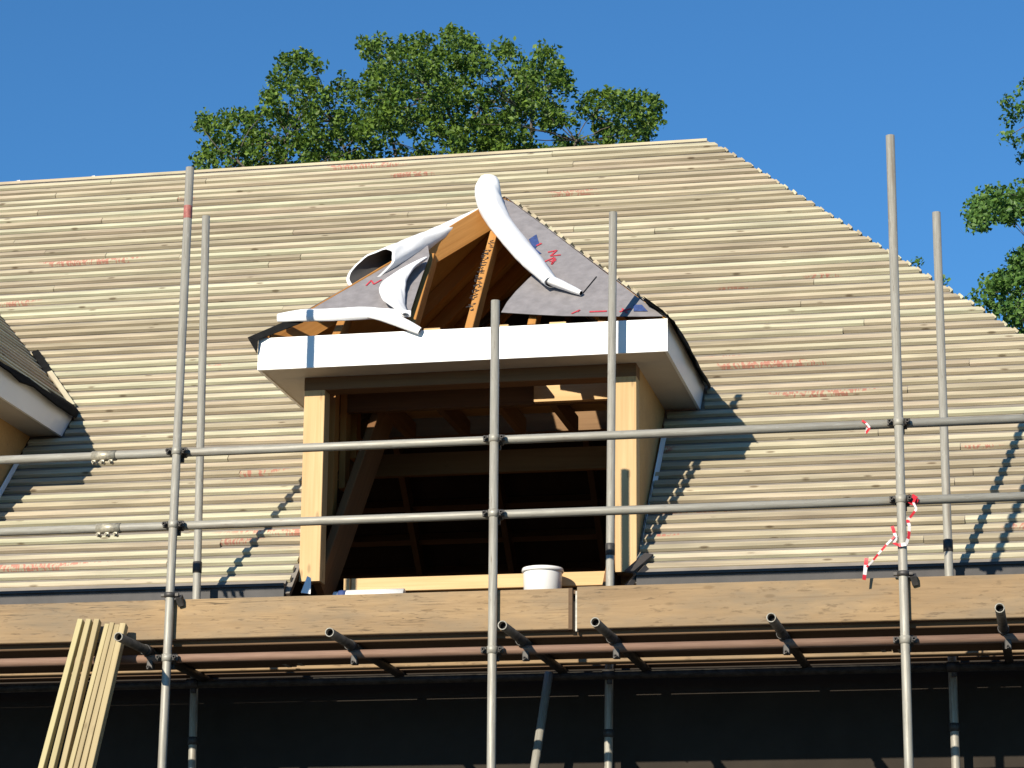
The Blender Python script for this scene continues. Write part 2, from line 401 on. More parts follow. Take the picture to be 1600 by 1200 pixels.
# ------------------------------------------------------------------ dormers
def ringpts(c, ax, r1, r2, n=18, upv=(0, 0, 1)):
    ax = V(ax).normalized(); s_ = ax.cross(V(upv)).normalized(); u_ = s_.cross(ax)
    return [V(c) + s_*math.cos(2*math.pi*i/n)*r1 + u_*math.sin(2*math.pi*i/n)*r2 for i in range(n)]
def roll(name, pts, rads, mats, parent, n=36, squash=1.0, cut=0.0):
    """a loose roll of membrane: outside white, inside dark, open at the ends"""
    pts = [V(p) for p in pts]; cs = []; rs = []
    for i in range(len(pts)-1):           # smooth path
        p0, p1, p2, p3 = pts[max(0, i-1)], pts[i], pts[i+1], pts[min(len(pts)-1, i+2)]
        for k in range(6):
            t = k/6
            cs.append(.5*((2*p1)+(p2-p0)*t+(2*p0-5*p1+4*p2-p3)*t*t+(3*p1-p0-3*p2+p3)*t**3)); rs.append(rads[i]*(1-t)+rads[i+1]*t)
    cs.append(pts[-1]); rs.append(rads[-1])
    rings = []
    for i, c in enumerate(cs):
        ax = cs[min(i+1, len(cs)-1)]-cs[max(i-1, 0)]
        r = rs[i]*(1+.02*math.sin(i*.9+len(cs)))
        rg = ringpts(c, ax, r, r*squash, n)
        if cut:                            # slanted end: the far side reaches further than the near side
            wt = max(0, (i/(len(cs)-1)-.45)/.55)
            rg = [p_ + ax.normalized()*cut*wt*((p_-c).y/r) for p_ in rg]
        for j_ in range(n):
            dd_ = rg[j_]-c
            rg[j_] = rg[j_] + dd_*(.07*noise.noise(rg[j_]*15.0)
                + .16*(.22-abs(noise.noise(V((1.3*math.cos(6.283*j_/n)+len(cs), 1.3*math.sin(6.283*j_/n)+i*.05, i*.11+pts[0].x*7))))))
        rings.append(rg)
    q = MB(); q.loft(rings, True, 0)
    inner = [[V(c)+(p-c)*.88 for p in r] for r, c in zip(rings, [sum(r, V((0, 0, 0)))/n for r in rings])]
    q.loft([r[::-1] for r in inner], True, 1)
    for e in (0, -1): q.loft([rings[e], inner[e]], True, 0)
    return q.build(name, mats, parent)

def dormer(c, open_front):
    x0, x1 = c-HWC, c+HWC; f0, f1 = c-HWF, c+HWF
    d = empty('dormer', (c, YP, 4.45), house)
    tag(d, 'dormer with open unfinished hipped roof and rolled back membrane' if open_front else 'dormer at the left edge with battened roof')
    # cheeks: ply triangles from the front post back to the roof
    for sx in (-1, 1):
        X = c + sx*HWC; q = MB()
        yb = YE + (ZF0-ZE)
        pts = [(X, YP+.12, rz(YP+.12)+.004), (X, yb, ZF0+.02), (X, YP+.12, ZF0+.02)]
        if sx > 0: q.slab(pts, .018, (1, 0, 0))
        else: q.slab(pts[::-1], .018, (-1, 0, 0))
        # lower gore to the front
        q.build('cheek', M['ply'], d)
        a, b = (X-.13, X) if sx > 0 else (X, X+.13)
        q = MB(); q.box((a, YP, 4.60), (b, YP+.118, 5.787), 'Z', .003); q.build('post', M['timber'], d)
        # trimmer rafter along the edge of the opening, studs on it
        xi = X - sx*.16
        q = MB(); tp0, tp1 = at(510, 905, 1.68), at(603, 640, 2.3)
        if sx > 0: tp0, tp1 = V((xi, 1.5, 4.5)), V((xi, 2.6, 5.72))
        else: tp0 += V((c-DC[0], 0, 0)); tp1 += V((c-DC[0], 0, 0))
        dq = (tp1-tp0).normalized()*.12
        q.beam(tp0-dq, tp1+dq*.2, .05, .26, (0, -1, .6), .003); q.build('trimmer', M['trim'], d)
        for j, yy in enumerate((1.78, 2.05, 2.3)):
            q = MB(); q.box((X-sx*.085-.02, yy, rz(yy)+.02), (X-sx*.085+.02, yy+.1, ZF0+.1), 'Z'); q.build('stud', M['orange'], d)
    q = MB(); q.box((x0, YP-.003, 5.787), (x1, YP+.13, 5.90), 'X', .003); q.build('lintel', M['inner'], d)
    # sole plate and ledge
    zt_, zb_ = at(700, 899.5, 1.70).z, at(700, 921, 1.70).z
    q = MB(); q.box((x0+.26, 1.70, zb_), (x1-.02, 1.75, zt_), 'X', .003, .9); q.box((x0+.22, 1.67, zb_-.03), (x0+.255, 1.70, zt_-.005), 'Z'); q.build('sole_plate', M['timber'], d)
    q = MB(); q.box((x0+.01, 1.2, 4.43), (x1-.01, 1.76, 4.452), 'X'); q.build('sill_ledge', M['plank'], d)
    # fascias and soffits
    q = MB(); q.box((f0, YF, ZF0), (f1, YF+.018, ZF1), 'X', .0015)
    ym = YE+ZF0-ZE-.02; yt = YE+ZF1-ZE-.02
    for X, sx in ((f0, -1), (f1, 1)):
        pts = [(X, YF+.018, ZF0), (X, ym, ZF0), (X, yt, ZF1), (X, YF+.018, ZF1)]
        if sx > 0: q.slab(pts, .018, (1, 0, 0))
        else: q.slab(pts[::-1], .018, (-1, 0, 0))
    # joint trims at the corners
    q.box((f0+.055, YF-.002, ZF0+.004), (f0+.057, YF, ZF1-.004), 'Z')
    q.build('fascia', M['white_pvc'], d)
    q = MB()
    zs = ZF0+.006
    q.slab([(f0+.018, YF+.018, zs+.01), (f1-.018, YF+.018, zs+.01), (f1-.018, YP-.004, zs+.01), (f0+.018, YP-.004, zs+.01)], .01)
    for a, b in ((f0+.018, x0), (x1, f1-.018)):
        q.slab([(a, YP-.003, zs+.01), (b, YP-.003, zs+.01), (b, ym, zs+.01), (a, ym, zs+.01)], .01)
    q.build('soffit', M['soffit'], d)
    # roof slopes: sheets over rafters
    ya = YF+HWF
    apex = V((c, ya, ZA)); 
    yv0 = YE+ZF1-ZE; yv1 = YE+ZA-ZE
    for sx in (-1, 1):
        fx = c+sx*HWF; o = V((sx*.004, 0, .004))
        pts = [V((fx, YF, ZF1))+o, V((fx, yv0, ZF1))+o, V((c, yv1, ZA))+o, apex+o]
        q = MB(); q.slab(pts, .003, (sx, 0, 1)); q.build('side_slope', M['felt'], d)
        q = MB(); q.slab([p_-V((sx, 0, 1))*.003+(V((0, .03, 0)) if j_ in (0, 3) else V((0, 0, 0))) for j_, p_ in enumerate(pts)], .009, (sx, 0, 1)); q.build('slope_underlay', M['ply'], d)
        if True:
            q = MB(); nn = V((sx, 0, 1)).normalized(); dn = V((sx, 0, -1)).normalized()
            k = 0
            L = HWF*math.sqrt(2)
            while k*.1+.05 < L-.03:
                t = L-(k*.1+.05); p = apex + dn*t; 
                hy = YF + (HWF - abs(p.x-c)); vy = YE+p.z-ZE
                q.beam(V((p.x, hy+random.uniform(-.008, .02), p.z))+nn*.014, V((p.x, vy-.02, p.z))+nn*.014, .04, .024, nn); k += 1
            if sx > 0 or not open_front: q.build('slope_battens', M['batten'], d)
        # hip board
        for j in range(4):
            yy = ya + .25 + j*.38
            q = MB(); q.beam((fx-sx*.08, yy, ZF1+.0), (c+sx*.02, yy, ZA-.1), .045, .09, (sx, 0, 1)); q.build('dormer_rafter', M['orange'], d)
    q = MB(); q.box((c-.02, ya-.05, ZA-.17), (c+.02, yv1, ZA-.025), 'Y'); q.build('dormer_ridge', M['inner'], d)
    # wall plate beams within
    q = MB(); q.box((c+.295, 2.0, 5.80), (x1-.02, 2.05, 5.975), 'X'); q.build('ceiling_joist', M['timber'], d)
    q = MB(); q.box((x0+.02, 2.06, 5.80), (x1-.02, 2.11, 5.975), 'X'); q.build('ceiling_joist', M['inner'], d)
    q = MB(); q.box((x0+.02, 1.62, 5.985), (c+.30, 2.12, 6.0), 'X'); q.box((x0+.02, 2.121, 5.985), (x1-.02, 3.0, 6.0), 'X'); q.build('sun_block_panel', M['ply'], d)  # unseen panel added to block sun inside; its ply bounces warm light
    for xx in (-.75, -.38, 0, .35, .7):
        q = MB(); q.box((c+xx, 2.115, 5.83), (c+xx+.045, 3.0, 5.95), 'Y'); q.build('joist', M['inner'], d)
    # valley lining, eaves felt on the right-hand side
    q = MB()
    Lp = [(f1-.14, YF-.01, ZF1+.145), (f1-.03, YF-.03, ZF1+.042), (f1+.028, YF-.03, ZF1+.0), (f1+.04, YF-.02, ZF1-.035)]
    Lq = [(f1-.14, yv0+.12, ZF1+.150), (f1-.01, yv0+.0, ZF1+.055), (f1+.045, yv0-.03, ZF1+.01), (f1+.05, yv0-.09, ZF1-.04)]
    rows = []
    for k in range(9):
        t = k/8; rows.append([V(a).lerp(V(b), t)+V((random.gauss(0, .005), 0, random.gauss(0, .006))) for a, b in zip(Lp, Lq)])
    q.loft(rows, False); q.loft([[p-V((.006, 0, .006)) for p in r][::-1] for r in rows], False)
    q.build('eaves_flap', M['dpc'], d)
    return d, apex

d0, apex = dormer(DC[0], True)
d1, apex1 = dormer(DC[1], False)

c = DC[0]; f0, f1 = c-HWF, c+HWF
hn = V((0, -1, 1)).normalized()
def hip(x, y, off=.012): return onplane(x, y, V((0, YF, ZF1))+hn*off, hn)
# left dormer front slope is covered
q = MB(); q.slab([V((DC[1]-HWF, YF, ZF1+.004)), V((DC[1]+HWF, YF, ZF1+.004)), V((DC[1], YF+HWF, ZA+.004))], .012); q.build('front_slope', M['felt'], d1)
q = MB(); k = 0
while k*.1+.05 < HWF*1.414-.05:
    s_ = (k*.1+.05)/1.414; q.beam((DC[1]-HWF+s_-.02, YF+s_-.012, ZF1+s_+.02), (DC[1]+HWF-s_+.03, YF+s_-.012, ZF1+s_+.02), .04, .025, hn); k += 1
q.build('slope_battens', M['batten'], d1)
# pale valley board on its right-hand side
fx = DC[1]+HWF
q = MB(); q.beam((fx-.025, YE+ZF1-ZE+.02, ZF1+.06), (fx-.34, YE+ZF1-ZE+.36, ZF1+.40), .035, .05, (0, -1, 1)); q.build('valley_board', M['batten'], d1)
q = MB(); q.beam((fx-.34, YE+ZF1-ZE+.36, ZF1+.395), (fx-.56, YE+ZF1-ZE+.6, ZF1+.635), .05, .03, (0, -1, 1)); q.build('valley_felt', M['dpc'], d1)

# membrane still lying on the front slope (right part, left part)
q = MB()
R_ = [(783, 488), (792, 472), (806, 455), (824, 437), (838, 424), (810, 385), (790, 350), (785, 311), (800, 316), (850, 353), (900, 391), (950, 429), (1000, 467), (1036, 494), (1000, 494.5), (940, 494), (880, 493.5), (830, 491)]
q.slab([hip(*p) for p in R_], .003, hn, mi2=1)
def stroke(pl, wd, mi):
    for (a, b) in zip(pl[:-1], pl[1:]):
        A, B = hip(*a, .016), hip(*b, .016); q.beam(A, B, wd, .002, hn, mi=mi)
stroke([(856, 394), (870, 391), (860, 400), (876, 398)], .012, 2)
stroke([(848, 410), (866, 402), (862, 413), (868, 404)], .012, 2); stroke([(858, 408), (869, 407)], .01, 2)
stroke([(838, 384), (846, 380)], .014, 2); stroke([(893, 490), (906, 484), (902, 487)], .01, 2)
stroke([(921, 487), (948, 486)], .014, 2); stroke([(968, 487), (986, 482)], .014, 2); stroke([(972, 482), (980, 489)], .01, 2)
q.slab([hip(*p, .017) for p in ((826, 374), (838, 366), (842, 380), (836, 388), (846, 396), (838, 397))], .002, hn, 3)
q.slab([hip(*p, .017) for p in ((990, 476), (1003, 476), (1012, 486), (990, 486))], .002, hn, 3)
stroke([(908, 461), (932, 432)], .006, 4)
q.build('roof_membrane', [M['felt'], M['dark_inside'], M['redprint'], M['blueprint'], M['dpc']], d0)
q = MB()
L_ = [(478, 489), (504, 473), (560, 441), (610, 412), (668, 379), (671, 400), (660, 430), (650, 460), (640, 491), (570, 488)]
q.slab([hip(*p) for p in L_], .003, hn, mi2=1)
stroke([(572, 446), (580, 438), (584, 444), (596, 437)], .01, 2)
q.build('roof_membrane', [M['felt'], M['dark_inside'], M['redprint']], d0)

# hip rafter, jack rafters
ya = YF+HWF
hd = (V((f0, YF, ZF1))-V(apex)).normalized()
q = MB(); q.beam(V(apex)+V((.0, .0, -.075))+hd*.02, V((f0, YF, ZF1))+V((0.03, .03, -.075))-hd*.08, .045, .16, (0, 0, 1), .003); q.build('hip_rafter', M['orange'], d0)
hd2 = (V((f1, YF, ZF1))-V(apex)).normalized()
q = MB(); q.beam(V(apex)+V((.0, .0, -.085))+hd2*.02, V((f1, YF, ZF1))+V((-.03, .03, -.085))-hd2*.08, .045, .13, (0, 0, 1), .003); q.build('hip_rafter', M['inner'], d0)
def jack(px, py, tx, ty, wd, dp, mat, name='jack_rafter'):
    A = hip(px, py, -.03); B = hip(tx, ty, -.03)
    q = MB(); q.beam(A-hn*dp/2, B-hn*dp/2, wd, dp, hn, .003); return q.build(name, mat, d0)
jack(641, 508, 673, 396, .05, .09, M['orange'])
jack(524, 524, 552, 455, .05, .09, M['orange'])
jack(830, 506, 850, 420, .05, .09, M['orange'])
jack(940, 502, 950, 440, .05, .09, M['orange'])
# middle jack rafter with dark inked marks along its face
q = MB(); A, B = hip(732, 512, -.03), hip(772, 360, -.03); q.beam(A-hn*.05, B-hn*.05, .05, .10, hn, .003); A, B = hip(729, 500, -.027), hip(768, 372, -.027)
for i in range(70):
    t = random.uniform(.1, .98); p = A.lerp(B, t)+V((random.uniform(-.02, .02), 0, 0))
    dd = V((random.uniform(-1, 1), random.uniform(-.7, .7), random.uniform(-.7, .7))).normalized()*.013
    dd -= hn*dd.dot(hn)
    q.beam(p-dd, p+dd, .006, .003, hn, mi=1)
q.build('jack_rafter', [M['orange'], M['coupler']], d0)
# blocking and rail behind the fascia
q = MB(); q.box((f0+.05, YF+.03, ZF1-.12), (f1-.05, YF+.075, ZF1-.008), 'X', .003); q.build('fascia_rail', M['orange'], d0)
for x in (-3.72, -3.30, -2.95):
    q = MB(); q.box((x, YF+.02, ZF1-.05), (x+.10, YF+.09, ZF1+.018), 'X', .003); q.build('blocking', M['timber'], d0)

# rolled back white membrane
WM = [M['wrap'], M['dark_inside']]
def hp(x, y, o=.05): return hip(x, y, o)
roll('membrane_roll', [at(756, 333, ya-.06), at(716, 352, ya-.2), at(668, 376, ya-.4), at(625, 397, ya-.58), at(580, 417, ya-.76)],
     [.045, .052, .064, .078, .088], WM, d0, squash=.95, cut=.24)
roll('membrane_roll', [at(763, 279, ya-.02), at(763, 305, ya-.08), at(777, 341, ya-.22), at(805, 378, ya-.45), hip(834, 412, .085), hip(862, 441, .075)],
     [.06, .092, .092, .082, .072, .05], WM, d0, squash=.7)
roll('membrane_roll', [hip(850, 434, .085), hip(880, 446, .06), hip(908, 458, .035)], [.05, .036, .022], WM, d0, squash=.7)
roll('membrane_curl', [hp(664, 404), hp(632, 424), hp(614, 446), hp(616, 470), hp(634, 491)], [.03, .07, .085, .07, .02], WM, d0, squash=.35)
roll('membrane_curl', [at(434, 497, YF+.02), at(470, 493, YF+.0), at(520, 492, YF), at(580, 489, YF+.03), at(642, 490, YF+.08)], [.013, .018, .02, .018, .010], WM, d0, squash=2.1)
roll('membrane_curl', [at(570, 488, YF+.03), at(610, 497, YF-.02), at(656, 517, YF-.03)], [.016, .02, .013], WM, d0, squash=1.8)
# black felt over the left-hand corner
q = MB()
q.slab([at(387, 527, YF-.03), at(402, 531, YF-.035), at(474, 503, YF+.02), at(464, 494, YF+.03)], .005)
q.slab([at(387, 528, YF-.03), at(401, 552, YF-.025), at(403, 531, YF-.035)], .005)
q.build('corner_flap', M['dpc'], d0)
# upstand of membrane against the right-hand cheek, flashing at its foot
for dd, cx in ((d0, DC[0]), (d1, DC[1])):
    X = cx+HWC+.012
    q = MB(); q.slab([(X, 2.0, rz(2.0)+.03), (X+.03, 2.0, rz(2.0)+.03), (X+.035, 2.35, rz(2.35)+.05), (X+.006, 2.35, rz(2.35)+.06), (X, 1.62, rz(1.62)+.04)], .003, (0, -1, 1))
    q.slab([(X+.004, 1.56, rz(1.56)+.0), (X+.004, 2.38, rz(2.38)), (X+.004, 2.38, rz(2.38)+.06), (X+.004, 2.1, rz(2.1)+.02)], .003, (1, 0, 0))
    q.build('membrane_upstand', M['wrap'], dd)
    q = MB()
    q.beam((X-.03, 1.26, 4.56), (X+.07, 1.40, 4.69), .06, .012, (0, -.6, 1)); q.beam((X-.05, 1.23, 4.45), (X+.06, 1.33, 4.60), .03, .03, (0, 0, 1))
    q.build('lead_flashing', M['eave'], dd)

# ------------------------------------------------------------------ scaffold
scaf = empty('scaffold', (-3, .5, 0))
tag(scaf, 'galvanised tube scaffold with guard rails in front of the roof', 'scaffold')
GT, GM, LG = 5.077, 4.66, 3.915       # guard rails, ledger
def coupler(p, rail_off, parent, bright=False, mt=None):
    """double coupler: collar on the upright, saddle on the tube behind it, hinged flaps with bolts"""
    p = V(p); q = MB()
    q.lathe(p+V((0, 0, -.022)), [(.0245, 0), (.0295, .002), (.0295, .040), (.0245, .042)], 18, 1)
    for sx in (-1, 1):
        q.beam(p+V((sx*.028, .005, 0)), p+V((sx*.058, .012, 0)), .03, .034, (0, 0, 1), .004)
        q.tube(p+V((sx*.047, -.02, .0)), p+V((sx*.047, .03, 0)), .0085, .004, 8)
        q.tube(p+V((sx*.047, -.03, .0)), p+V((sx*.047, -.018, 0)), .012, .006, 6)
    r = p+V((0, rail_off, 0))
    q.tube(r+V((-.028, 0, 0)), r+V((.04, 0, 0)), .030, .005, 18)
    q.beam(r+V((.012, 0, -.03)), r+V((.012, 0, -.055)), .03, .02, (0, 1, 0), .003)
    return q.build('coupler', [mt or M['coupler'], M['galv']], parent)
outer = [(-4.848, 0, -4.818, 6.748), (-3.003, 0, -3.016, 5.858), (-.823, 0, -.830, 6.681)]
for i, (xa, ya_, xb, zt) in enumerate(outer):
    q = MB(); q.tube((xa, 0, 0), (xb, 0, zt)); st = q.build('standard', M['galv'], scaf)
    xx = lambda z: xa+(xb-xa)*z/zt
    for z in (GT, GM, LG): coupler((xx(z), 0, z), .05, st)
    if i != 1:
        z = 4.262; q = MB(); p = V((xx(z), 0, z))
        q.lathe(p+V((0, 0, -.014)), [(.0245, 0), (.033, .002), (.033, .026), (.0245, .028)], 18); q.beam(p+V((-.05, .0, 0)), p+V((.05, .0, 0)), .02, .02, (0, 0, 1), .003)
        q.beam(p+V((.05, .005, -.01)), p+V((.06, .03, -.05)), .035, .05, (0, 1, 0), .004)
        q.build('board_clip', M['coupler'], st)
    if i == 0:
        q = MB(); q.lathe((xx(6.5), 0, 6.44), [(.0246, 0), (.0249, .001), (.0249, .075), (.0246, .076)], 18); q.build('paint_band', M['faded_red'], st)
YI = 1.08
for i, (x, zt, zc) in enumerate(((-5.02, 6.815, 4.63), (-2.54, 6.69, 4.66), (-.64, 6.58, 4.62))):
    if i == 0: xb = at(322, 338, YI).x; xa = at(307, 935, YI).x; za = at(307, 935, YI).z; zt = at(322, 338, YI).z
    if i == 1: xb = at(958, 332, YI).x; xa = at(953, 915, YI).x; za = at(953, 915, YI).z; zt = at(958, 332, YI).z
    if i == 2: xb = at(1463, 332, YI).x; xa = at(1483, 900, YI).x; za = at(1483, 900, YI).z; zt = at(1463, 332, YI).z
    x0_ = xb + (xa-xb)*(zt/(zt-za))
    q = MB(); q.tube((x0_, YI, 0), (xb, YI, zt)); st = q.build('standard', M['galv'], scaf)
    xx = lambda z: x0_+(xb-x0_)*z/zt
    q = MB(); q.lathe((xx(zc), YI, zc-.035), [(.0245, 0), (.0275, .002), (.0275, .068), (.0245, .07)], 18); q.build('joint_pin', M['coupler'], st)
    coupler((xx(3.93), YI, 3.93), -.05, st)
    z = 3.60; q = MB(); q.lathe((xx(z), YI, z-.022), [(.0245, 0), (.031, .002), (.031, .044), (.0245, .046)], 18); q.build('coupler', M['coupler'], st)
for z, xj in ((GT, 163), (GM, 170)):
    q = MB(); q.tube((-9, .05, z), (1.9, .05, z+.002)); gr = q.build('guard_rail', M['galv'], scaf)
    p = at(xj, 711 if z == GT else 828, .05); q = MB()
    q.tube((p.x-.07, .05, z), (p.x+.07, .05, z), .0295, .005, 18)
    for dx in (-.05, 0, .05):
        q.beam((p.x+dx, .03, z-.028), (p.x+dx, .03, z-.05), .022, .018, (0, 1, 0), .003)
        q.tube((p.x+dx, .0, z-.042), (p.x+dx, .06, z-.042), .008, .004, 8)
    q.build('sleeve_coupler', M['brightsteel'], gr)
q = MB(); q.tube((-9, .05, LG), (1.9, .05, LG+.004)); q.build('ledger', M['rust'], scaf)
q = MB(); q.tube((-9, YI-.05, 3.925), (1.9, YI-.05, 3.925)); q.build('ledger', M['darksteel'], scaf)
for (x, y) in ((185, 995), (515, 988), (785, 977), (930, 972), (1205, 965), (1562, 950)):
    p = onplane(x, y, (0, 0, 3.963), (0, 0, 1))
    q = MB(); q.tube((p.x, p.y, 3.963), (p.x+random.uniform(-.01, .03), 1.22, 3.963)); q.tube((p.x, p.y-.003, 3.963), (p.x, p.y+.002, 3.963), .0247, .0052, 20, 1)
    q.slab([V((p.x+.0195*math.cos(a_*math.pi/8), p.y+.035, 3.963+.0195*math.sin(a_*math.pi/8))) for a_ in range(16)], .002, (0, -1, 0), 2)  # dark disc in the bore stands in for shade inside the tube
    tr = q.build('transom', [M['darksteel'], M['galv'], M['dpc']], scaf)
    q = MB(); q.tube((p.x-.0, -.0, 3.963), (p.x, .075, 3.963), .030, .005, 16); q.beam((p.x+.02, .05, 3.93), (p.x+.02, .05, 3.86), .035, .045, (0, 1, 0), .004)
    q.tube((p.x+.02, .0, 3.868), (p.x+.02, .07, 3.868), .009, .004, 8)
    q.build('coupler', M['coupler'], tr)
# diagonal braces below the platform
a, b = at(835, 1200, .95), at(858, 1050, .95); dv = (a-b).normalized()
q = MB(); q.tube(b-dv*.0, b+dv*3.9); q.build('brace', M['galv'], scaf)
a, b = at(1375, 1172, .6), at(1340, 1068, 1.2)

# boards
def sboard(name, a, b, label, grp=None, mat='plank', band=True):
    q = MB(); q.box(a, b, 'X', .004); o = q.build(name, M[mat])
    tag(o, label, 'board', grp)
    if band:
        a, b = V(a), V(b); q = MB()
        for xx in (a.x+.03, b.x-.055):
            q.box((xx, a.y-.0012, a.z-.0012), (xx+.025, b.y+.0012, b.z+.0012), 'X')
        q.build('end_band', M['galv'], o)
    return o
pj = at(898, 950, .03).x
ZT = 4.020
q = MB(); q.beam((-9, .0475, ZT+.1115), (pj-.013, .0475, ZT+.1115), .036, .221, (0, 0, 1), .004)
o = tag(q.build('toe_board', M['board']), 'long weathered toe board left of the joint, behind the bucket side', 'board', 'toe boards along the scaffold platform')
o['label'] = 'weathered brown toe board running left from the joint below the white bucket'
q = MB(); q.box((pj-.034, .0285, ZT-.001), (pj-.0128, .0668, ZT+.2225), 'X'); q.build('end_band', M['plank'], o)
q = MB(); q.beam((pj+.013, .0475, ZT+.115), (1.9, .0475, ZT+.114), .038, .228, (0, 0, 1), .004)
o = tag(q.build('toe_board', M['board']), 'yellowish toe board running right from the joint below the white bucket', 'board', 'toe boards along the scaffold platform')
q = MB(); q.box((pj+.004, .0283, ZT-.012), (pj+.0128, .0667, ZT+.205), 'X'); q.build('end_band', M['galv'], o)
BG = 'platform boards under the toe boards'
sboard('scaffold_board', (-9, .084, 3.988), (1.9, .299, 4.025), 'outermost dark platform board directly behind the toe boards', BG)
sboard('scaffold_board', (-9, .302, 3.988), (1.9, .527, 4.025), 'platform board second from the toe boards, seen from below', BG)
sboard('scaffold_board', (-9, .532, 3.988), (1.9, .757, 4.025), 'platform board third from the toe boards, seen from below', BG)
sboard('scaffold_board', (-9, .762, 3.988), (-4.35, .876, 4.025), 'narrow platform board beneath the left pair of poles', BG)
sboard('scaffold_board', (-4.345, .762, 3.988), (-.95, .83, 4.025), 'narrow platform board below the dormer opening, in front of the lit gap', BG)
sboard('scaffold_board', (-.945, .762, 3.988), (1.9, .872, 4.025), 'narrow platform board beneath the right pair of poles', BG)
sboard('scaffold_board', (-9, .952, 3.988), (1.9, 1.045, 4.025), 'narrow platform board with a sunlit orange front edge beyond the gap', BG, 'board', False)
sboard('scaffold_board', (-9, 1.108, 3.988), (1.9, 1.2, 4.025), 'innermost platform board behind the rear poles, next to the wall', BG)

# ------------------------------------------------------------------ leaning battens, bottom left
LB = 'battens leaning on the scaffold at the lower left'
def lean(tx, ty, bx, by, wd, dp, label, yo=0.0):
    A = at(tx, ty, -.03+yo); B0 = at(bx, by, -.33+yo); dv = (B0-A).normalized()
    B = A + dv*((A.z-.0)/-dv.z)
    q = MB(); q.beam(A, B, wd, dp, (0, -1, 0), .002)
    return tag(q.build('leaning_batten', M['lean']), label, 'batten', LB)
lean(127, 970, 66, 1200, .030, .045, 'leftmost of the three thin battens leaning on the scaffold')
lean(140, 970, 82, 1200, .030, .045, 'middle of the three thin battens leaning on the scaffold', -.008)
lean(153, 970, 99, 1200, .030, .045, 'rightmost of the three thin battens leaning on the scaffold, beside the gap', .006)
lean(169, 978, 112, 1200, .026, .05, 'batten on the left edge of the thicker leaning bundle', .0)
lean(177, 976, 121, 1200, .026, .05, 'batten second from left in the thicker leaning bundle', -.006)
lean(185, 979, 131, 1200, .030, .05, 'batten second from right in the thicker leaning bundle', -.003)
lean(194, 977, 142, 1200, .034, .05, 'batten on the right edge of the thicker leaning bundle, below a tube end', -.008)

# ------------------------------------------------------------------ bucket, roll, tape
p = at(848, 900, 1.56); zb = 4.4525; bh = at(848, 883, 1.45).z-zb
bk_ = empty('bucket', (p.x, 1.56, zb)); tag(bk_, 'white round plastic bucket standing on the dormer sill', 'bucket')
q = MB(); q.lathe((p.x, 1.56, zb), [(.0, 0), (.106, 0), (.110, .004), (.117, bh-.01), (.117, bh-.003), (.112, bh-.003), (.104, .01), (0, .01)], 36); q.build('body', M['plastic'], bk_)
q = MB(); q.lathe((p.x, 1.56, zb+bh-.025), [(.117, 0), (.124, .001), (.125, .014), (.122, .024), (.116, .025), (.115, .012)], 36); q.build('rim', M['plastic'], bk_)
a, b = at(527, 926, 1.54), at(632, 922, 1.54); zr = at(580, 921, 1.54).z-.045; zr = max(zr, 4.498)
q = MB(); q.tube((a.x+.06, 1.545, zr), (b.x, 1.54, zr), .045, .03, 24)
q.tube((a.x+.012, 1.545, zr), (a.x+.058, 1.545, zr), .0454, .03, 24, 1); q.tube((a.x-.02, 1.545, zr-.003), (a.x+.01, 1.545, zr-.003), .041, .03, 24, 0)
tag(q.build('membrane_tube', [M['plastic'], M['blueprint']]), 'white tube with a blue band lying on the dormer sill', 'tube')
# offcut of white film under the left post
q = MB(); a = at(478, 912, 1.24)
q.slab([at(470, 926, 1.22), at(485, 928, 1.22), at(486, 903, 1.24), at(480, 900, 1.25)], .004); tag(q.build('film_scrap', M['wrap']), 'bluish white scrap of film tucked below the left dormer post', 'film scrap')

def tape(name, pts, wd, label, nrm=(0, -1, 0), stripe=.045):
    """red and white barrier tape following a path, its stripes slanted"""
    pts = [V(p_) for p_ in pts]; q = MB(); acc = 0; k = 0
    fine = []
    for a, b in zip(pts[:-1], pts[1:]):
        n_ = max(2, int((b-a).length/.012))
        for i in range(n_): fine.append(a.lerp(b, i/n_))
    fine.append(pts[-1])
    L = 0
    for i in range(len(fine)-1):
        a, b = fine[i], fine[i+1]; dv = (b-a).normalized()
        nn = V(nrm); nn = (nn + V((math.sin(L*9)*.8, 0, math.cos(L*7)*.4))).normalized()
        s_ = dv.cross(nn).normalized()*wd/2
        L += (b-a).length
        q.add([a-s_, b-s_, b+s_, a+s_], [[0, 1, 2, 3]], mi=int(L/stripe) % 2)
        q.add([a-s_+V((0, .0015, 0)), b-s_+V((0, .0015, 0)), b+s_+V((0, .0015, 0)), a+s_+V((0, .0015, 0))], [[3, 2, 1, 0]], mi=int(L/stripe) % 2)
    return tag(q.build(name, [M['tape_red'], M['tape_white']]), label, 'tape')
xr = -.8275
def around(x, y, z0, r, n=14, turns=1, ph=0, dz=0):
    return [V((x+r*math.cos(ph+2*math.pi*i*turns/n), y+r*math.sin(ph+2*math.pi*i*turns/n), z0+dz*i/n)) for i in range(n+1)]
w1 = [at(1431, 777, -.0), at(1427, 785, -.03), at(1432, 795, -.03), at(1424, 806, -.03), at(1419, 812, -.03)]
tp = empty('barrier_tape', (xr, 0, 4.4)); tag(tp, 'red and white barrier tape wound round the right front pole, one tail hanging', 'tape')
def tpart(*a, **k):
    o = tape(*a, **k)
    for kk in ('label', 'category'): del o[kk]
    o.parent = tp; o.location = WL[o]-WL[tp]
tpart('knot', [at(1418, 779, .085), at(1424, 774, -.0), at(1432, 779, -.005), at(1428, 788, 0.0), at(1421, 783, .01)], .03, 'x', stripe=.2)
tpart('strip', w1, .013, 'x', stripe=.05)
